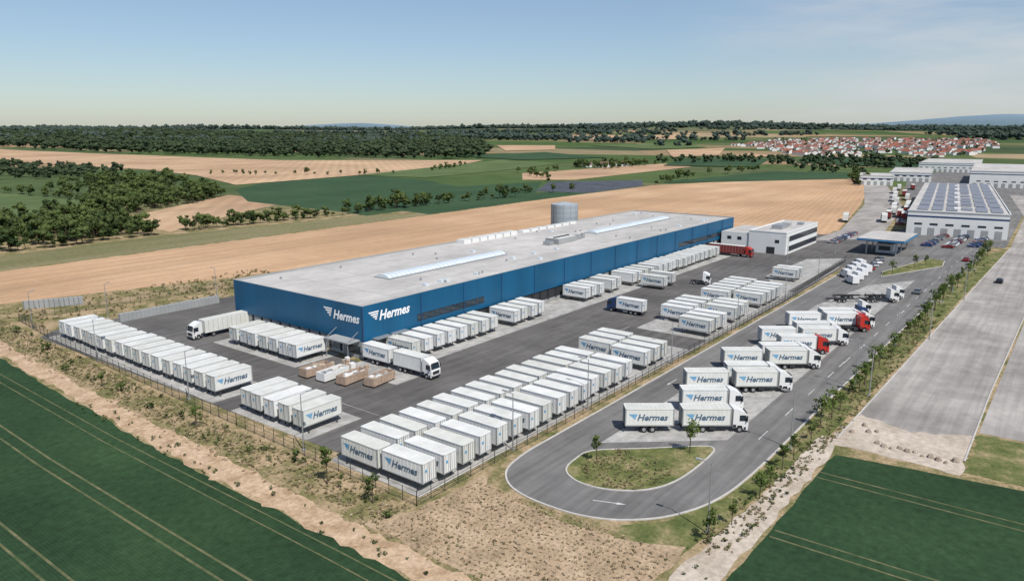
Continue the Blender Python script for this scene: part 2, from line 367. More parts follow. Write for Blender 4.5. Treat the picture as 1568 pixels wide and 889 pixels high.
mb.add([(X0+t,Y0+t,10.6),(X1-t,Y0+t,10.6),(X1-t,Y1-t,10.6),(X0+t,Y1-t,10.6)],[(0,1,2,3)],ROOF)
inn=[(X0+t,Y0+t),(X1-t,Y0+t),(X1-t,Y1-t),(X0+t,Y1-t)]
for i in range(4):
    j=(i+1)%4
    mb.add([(*inn[i],10.6),(*inn[j],10.6),(*inn[j],HB+.02),(*inn[i],HB+.02),(*vs[i],HB+.02),(*vs[j],HB+.02)],[(0,1,2,3),(3,2,5,4)],GREYW)
obj('flat_roof',mb.mesh('flat_roof'),parent=hall)
SKY_L=pmat('polycarbonate_rooflight',(.60,.66,.70),.3,var=.15)
mb=MB()
for xa,xb,yc in ((118,163,129.5),(216,272,131.5)):
    k=int((xb-xa)/1.5)
    prof=[(yc+2.3*math.cos(R(a)),10.75+.9*math.sin(R(a))) for a in range(0,181,20)]
    for i in range(k):
        xs=xa+(xb-xa)*i/k; xe=xa+(xb-xa)*(i+1)/k-.12; nn=len(prof)
        v_=[(xs,y,z) for y,z in prof]+[(xe,y,z) for y,z in prof]
        mb.add(v_,[(j,j+1,j+1+nn,j+nn) for j in range(nn-1)]+[tuple(range(nn)),tuple(range(2*nn-1,nn-1,-1))],SKY_L)
    mb.box(xa-.3,xb+.3,yc-2.55,yc-2.31,10.6,10.95,STEEL); mb.box(xa-.3,xb+.3,yc+2.31,yc+2.55,10.6,10.95,STEEL)
obj('roof_lights',mb.mesh('roof_lights'),parent=hall)
mb=MB()
mb.box(188,198,126,131,10.6,12.4,GREYW,ROOFW); mb.box(199,203,127,129,10.6,12.0,STEEL); mb.box(184.5,186.8,127,129.5,10.6,11.8,STEEL)
mb.cyl((205,128,10.6),.7,1.6,STEEL); mb.box(190,196,131.6,132.6,10.6,11.5,STEEL)
for i in range(5): mb.cyl((189.5+1.8*i,128.5,12.4),.6,.25,DARK)
for x in range(171,198,4): mb.box(x,x+3.4,150,153,10.6,11.9,WALLW,ROOFW)
for x in range(203,236,5): mb.box(x,x+4,151,153,10.6,11.4,WALLW,ROOFW)
for i in range(40):
    x=random.uniform(97,286);y=random.choice([115,121,138,144,148])+random.uniform(-.5,.5)
    if i%3==0: mb.box(x,x+1.2,y,y+1.2,10.6,11.1,SKY_L)
    else: mb.cyl((x,y,10.6),.28,.6,STEEL,n=8)
for x in range(106,288,12): mb.box(x,x+.1,Y0+1.5,Y1-1.5,10.6,10.62,GREYW)
for y in (118,140): mb.box(X0+2,X1-2,y,y+.1,10.6,10.625,GREYW)
obj('roof_equipment',mb.mesh('roof_equipment'),parent=hall)
mb=MB()
x=98.6
while x<287:
    mb.box(x,x+2.7,Y0+.28,Y0+.49,.9,3.45,GREYW if random.random()<.6 else DARK)
    mb.box(x-.25,x-.05,Y0+.1,Y0+.49,.6,3.6,DARK); mb.box(x+2.75,x+2.95,Y0+.1,Y0+.49,.6,3.6,DARK)
    x+=3.62
y=117.5
while y<151:
    mb.box(X0+.2,X0+.39,y,y+2.7,.9,3.4,GREYW); mb.box(X0+.05,X0+.39,y-.3,y-.08,.6,3.55,DARK); y+=3.45
mb.box(X0+.6,X1-.6,Y0+.2,Y0+.47,0,.85,GREYW)
obj('dock_doors',mb.mesh('dock_doors'),parent=hall)
mb=MB()
def winrow(xa,xb,z0,z1,nw):
    w=(xb-xa)/nw
    for i in range(nw):
        mb.box(xa+i*w+.12,xa+(i+1)*w-.12,Y0-.04,Y0+.03,z0,z1,GLASS)
        mb.box(xa+i*w+.04,xa+i*w+.12,Y0-.07,Y0+.03,z0-.06,z1+.06,DARK)
    mb.box(xa,xb,Y0-.08,Y0+.03,z1+.06,z1+.12,DARK); mb.box(xa,xb,Y0-.08,Y0+.03,z0-.14,z0-.06,DARK)
winrow(109.8,132.5,5.1,6.3,13); winrow(240,286,5.1,6.3,24)
obj('window_bands',mb.mesh('window_bands'),parent=hall)
mb=MB()
mb.box(X0-.06,X0+.38,Y0+.05,Y0+6.2,0,3.58,GREYW); mb.box(X0-.1,X0-.061,Y0+1.0,Y0+5.2,.9,2.6,GLASS)
mb.box(X0-3.2,X0-.12,Y0+1,Y0+8.5,3.75,4.0,GREYW); mb.beam((X0-.2,Y0+1.4,5.6),(X0-3,Y0+1.4,4.0),.12,STEEL); mb.beam((X0-.2,Y0+8,5.6),(X0-3,Y0+8,4.0),.12,STEEL)
mb.cyl((X0-3,Y0+1.4,0),.09,3.75,STEEL,n=8); mb.cyl((X0-3,Y0+8,0),.09,3.75,STEEL,n=8)
for xx in (99,104): mb.box(xx-2.2,xx+2,Y0-1.6,Y0-.02,3.9,4.05,STEEL)
mb.cyl((X0-.12,Y0-.12,0),.12,11,NAVY,n=8)
for xx in range(111,288,14): mb.cyl((xx,Y0-.12,3.6),.07,7.2,NAVY,n=6)
obj('corner_canopy',mb.mesh('corner_canopy'),parent=hall)
mb=MB(); sc=2.75
mb.geo(TXT,lambda a,b_:(98.9+a*sc*.96,Y0-.06,7.45+b_*sc),LETW)
w=wing(2.4); mb.geo(w,lambda a,b_:(98.2+a,Y0-.06,7.3+b_),LETW)
mb.geo(TXT,lambda a,b_:(X0-.06,119.0-a*2.45,7.35+b_*2.6),LETW)
mb.geo(w,lambda a,b_:(X0-.06,119.9-a,7.2+b_),LETW)
obj('wall_lettering',mb.mesh('wall_lettering'),parent=hall)

TANKM=pmat('tank_steel',(.34,.38,.41),.5,var=.12,scale=.2)
mb=MB(); mb.cyl((0,0,0),5.4,16.2,TANKM,n=40); mb.cyl((0,0,16.2),5.4,.9,TANKM,n=40,r2=.4)
for z in range(1,16,2): mb.cyl((0,0,z),5.46,.12,GREYW,n=40,cap=False)
for i in range(12): mb.cyl((5.42*math.cos(i*.5236),5.42*math.sin(i*.5236),0),.09,16.3,GREYW,n=6)
obj('sprinkler_water_tank',mb.mesh('tank'),(250,165,0))

# ------------------------------------------------------------ containers
def cont_body(mb,x0,z0,L=7.45,text=True):
    W=1.275; z1=z0+2.75
    mb.box(x0+.08,x0+L-.08,-W+.05,W-.05,z0+.12,z1-.03,WHITE,ROOFW)
    for xa in (x0,x0+L-.16):
        for ya in (-W,W-.14): mb.box(xa,xa+.16,ya,ya+.14,z0,z1,FRAME)
    for ya in (-W,W-.12):
        mb.box(x0+.16,x0+L-.16,ya,ya+.12,z1-.14,z1,WHITE); mb.box(x0+.16,x0+L-.16,ya,ya+.12,z0,z0+.16,FRAME)
    mb.box(x0+.02,x0+.14,-W+.14,W-.14,z1-.14,z1-.005,WHITE); mb.box(x0+L-.14,x0+L-.02,-W+.14,W-.14,z1-.14,z1-.005,WHITE)
    mb.box(x0+.02,x0+.14,-W+.14,W-.14,z0,z0+.16,FRAME); mb.box(x0+L-.14,x0+L-.02,-W+.14,W-.14,z0,z0+.16,FRAME)
    k=11
    for i in range(1,k):
        xx=x0+L*i/k
        for ya,yb in ((-W+.025,-W+.05),(W-.05,W-.025)): mb.box(xx-.03,xx+.03,ya,yb,z0+.16,z1-.14,WHITE)
        mb.box(xx-.04,xx+.04,-W+.14,W-.14,z1-.03,z1-.01,ROOFW)
    for xa,xb in ((x0+.03,x0+.08),(x0+L-.08,x0+L-.03)):
        mb.box(xa,xb,-.03,.03,z0+.18,z1-.16,DARK)
        for yy in (-.8,-.35,.35,.8): mb.box(xa,xb,yy-.03,yy+.03,z0+.18,z1-.16,FRAME)
        mb.box(xa,xb,.45,.7,z0+1.4,z0+1.75,LBLUE)
    if text:
        s=1.42; tx=(L-TW*s)/2+.45
        for sg in (-1,1):
            yy=sg*(W-.02)
            fx=(lambda a:x0+a) if sg<0 else (lambda a:x0+L-a)
            mb.geo(TXT,lambda a,b_:(fx(tx+a*s),yy,z0+.9+b_*s),LET)
            mb.geo(wing(1.1),lambda a,b_:(fx(tx-.3+a),yy,z0+.9+b_),LBLUE)
def legs(mb,x0,z0,L=7.45):
    for xx in (x0+1.0,x0+L-1.0):
        for yy in (-1.15,1.15):
            mb.box(xx-.05,xx+.05,yy-.05,yy+.05,.04,z0,DARK); mb.box(xx-.13,xx+.13,yy-.13,yy+.13,.01,.039,DARK)
            mb.beam((xx,yy,.5),(xx+(.7 if xx<x0+3 else -.7),yy,z0),.06,DARK)
    for yy in (-.5,.5): mb.box(x0+.2,x0+L-.2,yy-.06,yy+.06,z0-.2,z0-.002,DARK)
mb=MB(); cont_body(mb,-3.725,1.12); legs(mb,-3.725,1.12); C1=mb.mesh('swap_body')
mb=MB(); cont_body(mb,-3.725,1.12,text=False); legs(mb,-3.725,1.12); C2=mb.mesh('swap_body_plain')
def cont(x,y,rz,p=.8): obj('swap_body_container',C1 if random.random()<p else C2,(x+random.uniform(-.16,.16),y+random.uniform(-.35,.35),.03),rz+random.uniform(-.014,.014))
HP=math.pi/2
for i in range(15): cont(62.7+3.75*i,65.1,HP,.9)
for i in range(15): cont(62.5+3.75*i,73.2,HP,.9)
for i in range(3): cont(123.4+3.7*i,65.3,HP,1)
for i in range(3): cont(124.5+3.7*i,73.7,HP,1)
for i in range(17): cont(68.0,114.8+3.78*i,0,.9)
for i in range(5): cont(67.4,89.8+3.6*i,0,1)
for i in range(7): cont(88.4,119.8+3.45*i,0,.8)
for x in [101.2+3.62*i for i in range(8)]+[134+3.62*i for i in range(4)]+[166,169.6,173.2,180,184,192.5,196,200,204]+[209+3.62*i for i in range(14)]: cont(x,105.4+random.uniform(-.2,.1),HP,.7)
for x in (193,199.5): cont(x,96,HP,1)
for i in range(14):
    if i not in (3,7,8): cont(153.6+3.75*i,65.3,HP,.8)
for i in range(13):
    if i not in (0,5,6,): cont(157.5+3.9*i,73.8,HP,.8)
for x in (228,231.8): cont(x,69,HP,1)

# ------------------------------------------------------------ trucks
def wheel(mb,x,y,r=.5):
    sg=1 if y>0 else -1
    mb.cyl((x,y-.16,r),r,.32,RUBBER,'y',14); mb.cyl((x,y+(.16 if sg>0 else -.2),r),.27,.04,STEEL,'y',10)
def cab(mb,x,pt,hi=3.75):
    W=1.22
    prof=[(x,.75),(x+.5,.75),(x+.75,1.15),(x+1.35,1.15),(x+1.62,.45),(x+2.3,.42),(x+2.36,1.55),(x+2.28,1.9),(x+2.02,2.95),(x+1.8,3.15),(x+.6,hi),(x,hi)]
    mb.prism(prof,-W,W,pt)
    def fr(z): return x+2.28-(z-1.9)*.26/1.05
    mb.add([(fr(1.95)+.02,-1.12,1.95),(fr(1.95)+.02,1.12,1.95),(fr(2.9)+.02,1.06,2.9),(fr(2.9)+.02,-1.06,2.9)],[(0,1,2,3)],GLASS)
    for sg in (-1,1):
        y=sg*(W+.012); q=[(x+.95,y,1.85),(x+2.12,y,1.85),(x+1.88,y,2.8),(x+.95,y,2.8)]
        mb.add(q,[(0,1,2,3)],GLASS)
        mb.box(x+2.0,x+2.14,sg*1.44-.11,sg*1.44+.11,1.85,2.75,DARK)
        mb.beam((x+2.0,sg*1.2,2.7),(x+2.06,sg*1.42,2.6),.05,DARK)
        mb.box(x+1.66,x+2.0,sg*1.23-.015,sg*1.23+.015,.5,.9,DARK)
        mb.box(x+.02,x+.5,sg*1.23-.012,sg*1.23+.012,.8,1.3,DARK)
        mb.box(x+2.34,x+2.40,sg*.95-.18,sg*.95+.18,.75,.98,LAMPG)
    mb.box(x+2.34,x+2.385,-.85,.85,1.0,1.6,DARK); mb.box(x+2.3,x+2.39,-1.15,1.15,.42,.68,DARK)
    mb.box(x+2.02,x+2.2,-.95,.95,3.0,3.1,DARK)
    for sg in (-1,1): wheel(mb,x+1.05,sg*1.05)
def chassis(mb,x0,x1):
    for yy in (-.42,.42): mb.box(x0,x1,yy-.06,yy+.06,.8,1.08,DARK)
    for i in range(6):
        xx=x0+.3+(x1-x0-.6)*i/5; mb.box(xx-.05,xx+.05,-.36,.36,.85,1.03,DARK)
    mb.box(x0,x0+.12,-1.15,1.15,.5,.68,DARK)
    mb.box((x0+x1)/2+.2,(x0+x1)/2+1.5,.55,1.15,.45,.95,STEEL); mb.box((x0+x1)/2+.2,(x0+x1)/2+1.2,-1.15,-.55,.45,.95,DARK)
def motor(pt,body=True,text=True):
    mb=MB(); chassis(mb,0,8.0)
    if body: cont_body(mb,0,1.1,text=text)
    else:
        for xx in (.4,2.6,5.0,7.0): mb.box(xx-.08,xx+.08,-1.2,1.2,1.08,1.2,DARK)
    for xx in (1.9,3.2):
        for yy in (-1.05,1.05): wheel(mb,xx,yy)
    cab(mb,7.75,pt); return mb.mesh('motor_vehicle')
def trailer(body=True):
    mb=MB(); chassis(mb,0,7.4)
    if body: cont_body(mb,0,1.1)
    for xx in (2.9,4.2):
        for yy in (-1.05,1.05): wheel(mb,xx,yy)
    mb.beam((7.3,-.4,.9),(8.9,0,.75),.12,DARK); mb.beam((7.3,.4,.9),(8.9,0,.75),.12,DARK)
    return mb.mesh('drawbar_trailer')
MW=motor(CABW);MR=motor(RED);MN=motor(NAVY);MC=motor(CABW,False);TR=trailer();TC=trailer(False);MWP=motor(CABW,text=False)
def tractor(pt):
    mb=MB(); chassis(mb,0,4.2)
    for yy in (-1.0,1.0): wheel(mb,1.1,yy)
    mb.cyl((1.2,0,1.08),.5,.12,DARK); cab(mb,3.6,pt); return mb.mesh('tractor')
TRW=tractor(CABW);TRR=tractor(RED);TRN=tractor(NAVY)
def semi(pt,bodym):
    mb=MB(); L=13.6
    mb.box(0,L,-1.27,1.27,1.1,3.95,bodym,ROOFW)
    for i in range(12):
        xx=.2+L*i/12; mb.box(xx,xx+.06,-1.29,-1.272,1.2,3.85,FRAME); mb.box(xx,xx+.06,1.272,1.29,1.2,3.85,FRAME)
    mb.box(.3,L-.2,-.5,.5,.85,1.098,DARK); mb.box(4.5,8,-1.2,1.2,.5,1.0,DARK)
    for xx in (1.9,3.2,4.4,11.6):
        for yy in (-1.05,1.05): wheel(mb,xx,yy)
    cab(mb,L+.6,pt); return mb.mesh('semi_trailer_truck')
SW=semi(CABW,WHITE); SR=semi(RED,REDD)
HD=R(-52.5)
def train(x,y,mt,tr=TR,hd=HD):
    e=empty('road_train_truck',(x,y,.04),hd)
    obj('drawbar_trailer',tr,parent=e); obj('motor_vehicle',mt,(8.7,0,0),parent=e)
for x,y,mt,tr in ((95.2,51.2,MW,TR),(117.2,51.3,MW,TR),(133.6,51.0,MW,TR),(153.8,50.8,MW,TR),(171,50.4,MR,TR)): train(x-.2,y,mt,tr,HD+random.uniform(-.02,.02))
for x,y,mt in ((108.2,48.0,MW),(125.2,47.2,MW),(141.5,46.5,MWP),(150,45.6,MR),(163,46.4,MW),(179.5,45.5,MW)): obj('box_truck',mt,(x,y,.04),HD)
obj('tractor_unit',TRW,(193,43,.04),HD);obj('tractor_unit',TRN,(186.5,42.2,.04),HD);obj('tractor_unit',TRW,(180.5,39.5,.04),HD);obj('tractor_unit',TRR,(176.3,39.6,.04),HD)
train(205,50.5,MC,TC); train(210.5,50.2,MC,TC)
train(94.8,109.3,MWP,TR,-HP)
obj('box_truck',MN,(161.5,82.3,.03),HP)
obj('tractor_unit',TRW,(206,90,.03),-HP+.3)
obj('semi_trailer_truck',SR,(263,108,.03),-HP)
obj('semi_trailer_truck',SW,(97.5,151.5,.03),math.pi)
for x,y,r_,mm in ((405,76,.2,SW),(420,70,.15,SR),(424,78,.15,SR),(432,74,.15,SR),(440,69,.15,SW),(448,80,.15,SW),(470,84,.15,SW),(476,78,.15,SW),(490,80,.15,SR),(510,90,.15,SW),(455,75,.15,SR),(530,95,.15,SW),(545,90,.15,SW),(560,100,.15,SW),(580,98,.15,SR),(600,108,.15,SW),(395,92,.2,SW),(640,112,.2,SW),(650,104,.2,SR)): obj('semi_trailer_truck',mm,(x,y,.03),r_)

def car(pt):
    mb=MB()
    prof=[(0,.35),(0,.8),(.15,.95),(.9,1.0),(3.4,1.0),(4.2,.85),(4.35,.6),(4.35,.35),(3.95,.28),(.4,.28)]
    mb.prism(prof,-.88,.88,pt)
    n=[(.35,1.0),(.75,1.42),(2.2,1.46),(3.1,1.0)]
    vs=[(x,-.8 if z<1.1 else -.64,z) for x,z in n]+[(x,.8 if z<1.1 else .64,z) for x,z in n]
    mb.add(vs,[(0,1,2,3),(7,6,5,4),(0,4,5,1),(3,2,6,7)],GLASS); mb.add([vs[1],vs[2],vs[6],vs[5]],[(0,1,2,3)],pt)
    for x in (.85,3.5):
        for y in (-.8,.8): mb.cyl((x,y-.1,.32),.32,.2,RUBBER,'y',10)
    return mb.mesh('car')
def van(pt):
    mb=MB(); mb.prism([(0,.4),(0,2.5),(3.9,2.55),(4.7,1.7),(5.6,1.3),(5.7,.4)],-.98,.98,pt)
    mb.add([(3.98,-.85,2.5),(3.98,.85,2.5),(4.72,.9,1.76),(4.72,-.9,1.76)],[(0,3,2,1)],GLASS)
    for s_ in (-1,1): mb.add([(3.3,s_*.99,1.6),(4.5,s_*.99,1.6),(3.9,s_*.99,2.3),(3.3,s_*.99,2.3)],[(0,1,2,3)],GLASS)
    for x in (1,4.6):
        for y in (-.88,.88): mb.cyl((x,y-.12,.36),.36,.24,RUBBER,'y',10)
    return mb.mesh('van')
cols=[pmat('car_paint_%d'%i,c,.3,spec=.5) for i,c in enumerate([(.7,.7,.7),(.02,.02,.025),(.15,.16,.18),(.35,.36,.38),(.25,.02,.02),(.02,.06,.2)])]
CARS=[car(c) for c in cols]; VAN=van(cols[0])
def pc(x,y,rz): obj('parked_car',random.choice(CARS),(x,y,.03),rz)
for r_ in range(3):
    for i in range(22):
        if random.random()<.8: pc(332+2.9*i,44-7.5*r_-.1*i+random.uniform(-.3,.3),HP)
for i in range(12): pc(318+3*i,76,HP)
for i in range(10): pc(322+3*i,98,HP)
for i in range(14): pc(402+3*i,66+.5*i,HP)
for i in range(4): obj('delivery_van',VAN,(234+7.5*i,49.8+.4*i,.03),HP-.9)
for i in range(4): obj('delivery_van',VAN,(243+7.5*i,53.6+.4*i,.03),HP-.9)
for i in range(4): pc(262+7*i,51+.4*i,HP-.9)
pc(262,16,.0); pc(330,12,.05); pc(230,33,0); pc(300,29,0); pc(356,10,.05); pc(380,14,.05)

# ------------------------------------------------------------ office
off=empty('office_building'); mb=MB()
mb.box(276,316,84,98,0,8,WALLW,ROOF); mb.box(276.4,300,98.01,109,0,7,WALLW,ROOF)
mb.box(275.9,316.1,83.9,84.3,8.0,8.4,WALLW); mb.box(275.9,276.3,84.3,98,8.0,8.4,WALLW); mb.box(315.7,316.1,84.3,98,8,8.4,WALLW); mb.box(276.3,315.7,97.6,98,8,8.4,WALLW)
obj('walls',mb.mesh('walls'),parent=off); mb=MB()
for z0,z1 in ((.9,2.9),(4.6,6.6)):
    for i in range(15):
        x=279.5+2.4*i; mb.box(x,x+2.2,83.93,84.05,z0,z1,GLASS); mb.box(x+2.2,x+2.4,83.9,84.05,z0,z1,DARK)
for y in (86.5,101,105): mb.box(275.95 if y<98 else 276.35,276.5,y,y+1.6,4.2,5.4,GLASS); 
mb.box(275.9,276.3,88,91,0,2.6,DARK)
obj('windows',mb.mesh('windows'),parent=off)
mb=MB(); mb.box(286,293,89,93,8,9.6,STEEL); mb.box(298,301,90,93,8,9.2,GREYW); mb.box(305,308,87,89,8,9,STEEL); obj('roof_plant',mb.mesh('roof_plant'),parent=off)
mb=MB(); mb.box(295,322,48,64,5.2,6.1,NAVY,ROOF); mb.box(294.9,322.1,47.9,64.1,5.5,5.75,LBLUE)
for x in (298,308,319):
    for y in (51,61): mb.cyl((x,y,0),.25,5.2,STEEL,n=10)
mb.box(304,313,53,59,0,3.4,WALLW); mb.box(303.95,313.05,54,58,1,2.6,GLASS); mb.box(302,315,52.2,52.9,0,.3,KERB)
obj('gatehouse_canopy',mb.mesh('gatehouse'))
def warehouse(name,x,y,L,W,H,rz,pv=False,band=NAVY):
    e=empty(name,(x,y,0),rz); mb=MB(); mb.box(0,L,0,W,0,H,WALLW,ROOF); obj('walls',mb.mesh('walls'),parent=e)
    mb=MB(); mb.box(-.06,L+.06,-.06,W+.06,H-2.6,H-1.9,band)
    for i in range(int(W/5)): mb.box(-.08,.1,2+5*i,4.6+5*i,.2,3.4,GREYW)
    for i in range(int(W/6)): mb.box(-.1,.1,2+6*i,5+6*i,4.6,5.4,GLASS)
    for i in range(int(L/6)): mb.box(2+6*i,5+6*i,-.08,.1,1,3.6,GLASS if i%2 else GREYW)
    mb.box(-.3,.0,-.3,W+.3,H,H+.5,WALLW); mb.box(.001,L,-.3,0,H,H+.5,WALLW)
    obj('facade_openings',mb.mesh('facade'),parent=e)
    if pv:
        mb=MB()
        for i in range(int((L-12)/5.2)):
            for j in range(6):
                if i%5==4 or (j in(2,) and i%3==0): continue
                xx=6+5.2*i; pw=(W-4)/6; yy=2+j*pw
                mb.add([(xx,yy,H+.25),(xx+4.0,yy,H+.6),(xx+4.0,yy+pw-1.3,H+.6),(xx,yy+pw-1.3,H+.25)],[(0,1,2,3)],SOLARP)
        for i in range(6): mb.box(10+i*L/6.5,16+i*L/6.5,W/2-1,W/2+1.5,H,H+1,WHITE)
        obj('solar_panels',mb.mesh('pv'),parent=e)
SOLARP=pmat('solar_panel',(.19,.20,.23),.35,spec=.4)
warehouse('logistics_warehouse',372,22,210,38,10.5,R(7),True,NAVY)
warehouse('logistics_warehouse',690,126,50,26,8,R(12))
warehouse('logistics_warehouse',760,108,110,34,8,R(8))
warehouse('logistics_warehouse',720,22,170,52,13,R(5))
warehouse('logistics_warehouse',960,90,150,60,10,R(5))

# ------------------------------------------------------------ fence, lamps, wall, skips
mb=MB()
def fence(pl,hh=2.0,sp=.3):
    for (xa,ya),(xb,yb) in zip(pl,pl[1:]):
        L=math.hypot(xb-xa,yb-ya); n_=int(L/2.5); ux,uy=(xb-xa)/L,(yb-ya)/L
        for i in range(n_+1):
            x=xa+ux*i*L/n_; y=ya+uy*i*L/n_; mb.box(x-.035,x+.035,y-.035,y+.035,0,hh+.1,FENCEM)
        for z in (.15,.7,1.3,hh-.05): mb.beam((xa,ya,z),(xb,yb,z),.035,FENCEM)
        k=int(L/sp)
        for i in range(k):
            x=xa+ux*(i+.5)*L/k;y=ya+uy*(i+.5)*L/k
            mb.add([(x-.014,y-.014,.1),(x+.014,y+.014,.1),(x+.014,y+.014,hh),(x-.014,y-.014,hh)],[(0,1,2,3)],FENCEM)
fence([(275,62.6),(198,59.3),(58.6,59.7),(59.6,100),(60.8,141),(62.5,178),(64.5,200),(116,196),(122,170),(310,168)])
obj('perimeter_fence',mb.mesh('fence'))
mb=MB()
for i in range(26): mb.box(79+i,79.96+i,179.5,180.5,0,1.9+.12*random.random(),GREYW)
obj('gabion_wall',mb.mesh('gabion_wall'))
mb=MB()
for i in range(12): mb.box(70+i,70.96+i,212-.5*i,213-.5*i,0,2.1+.12*random.random(),GREYW)
obj('gabion_wall',mb.mesh('gabion_wall'))
mb=MB(); mb.cyl((0,0,0),.11,8.6,STEEL,n=8,r2=.06); mb.beam((0,0,8.5),(0,1.3,8.7),.07,STEEL); mb.box(-.16,.16,1.1,1.9,8.62,8.78,GREYW); mb.box(-.2,.2,-.2,.2,0,.3,GREYW); L1=mb.mesh('lamp')
for x,y,r_ in ((74.5,28.9,0),(78.8,60.3,0),(99,60.2,0),(134,24.6,0),(103.5,28.6,0),(137,27.6,0),(170,27.2,0),(205,26,0),(240,25.4,0),(280,25,0),(181,22.4,math.pi),(230,21.4,math.pi),(130,60,0),(165,60,0),(200,60,0),(235,61,0),(79,186,-1),(63.8,190,-1),(61.3,117,-1.57),(60.2,84,-1.57),(61.6,152,-1.57),(262,79,0),(290,70,0),(107,184,0)): obj('street_lamp',L1,(x,y,0),r_)
def skip(m_):
    mb=MB(); L,W,Hh=6,2.3,1.5
    mb.box(0,L,-W/2,-W/2+.1,.3,Hh+.3,m_);mb.box(0,L,W/2-.1,W/2,.3,Hh+.3,m_);mb.box(0,.1,-W/2+.1,W/2-.1,.3,Hh+.3,m_);mb.box(L-.1,L,-W/2+.1,W/2-.1,.3,Hh+.3,m_);mb.box(.1,L-.1,-W/2+.1,W/2-.1,.2,.4,DARK)
    for i in range(7): mb.box(.3+.88*i,.42+.88*i,-W/2-.08,-W/2-.002,.3,Hh+.25,m_);mb.box(.3+.88*i,.42+.88*i,W/2+.002,W/2+.08,.3,Hh+.25,m_)
    mb.box(.2,L-.2,-.8,-.6,.05,.19,DARK);mb.box(.2,L-.2,.6,.8,.05,.19,DARK)
    for i in range(22):
        x=random.uniform(.2,4.7);y=random.uniform(-1.0,.3); mb.box(x,x+random.uniform(.5,1.2),y,y+random.uniform(.4,.8),.5,random.uniform(1.1,1.9),random.choice([WALLW,GREYW,CARD,WHITE]))
    return mb.mesh('skip')
for x,y,r_,m_ in ((81.5,101.5,.1,RUST),(80.5,106,.05,WALLW),(84,96.8,.12,RUST),(80,110.5,0,RUST)): obj('waste_skip',skip(m_),(x,y,.03),r_)
mb=MB()
for i in range(16):
    x=84+random.uniform(0,7);y=108+random.uniform(-3,5);s_=random.uniform(.6,1.2);mb.box(x,x+s_,y,y+s_*.8,.03,.03+random.uniform(.5,1.7),random.choice([CARD,CARD,WALLW,GREYW,RUST]))
obj('pallet_stacks',mb.mesh('pallet_stacks'))
mb=MB(); ROCK=gmat('rock',(.25,.2,.16),(.4,.34,.28),scale=1,fine=3)
for i in range(15):
    x=112.5+random.uniform(-.8,.8)+(random.random()*8 if i>10 else 0);y=9+i*1.0; s_=random.uniform(.3,.6)
    k=7;vs=[(x+s_*math.cos(a*.9)*random.uniform(.8,1.1),y+s_*math.sin(a*.9)*random.uniform(.8,1.1),0) for a in range(k)];vs+=[(x+(p[0]-x)*.6,y+(p[1]-y)*.6,s_*random.uniform(.7,1)) for p in vs]
    mb.add(vs,[(a,(a+1)%k,(a+1)%k+k,a+k) for a in range(k)]+[tuple(range(k,2*k))],ROCK)
obj('boulders',mb.mesh('boulders'))

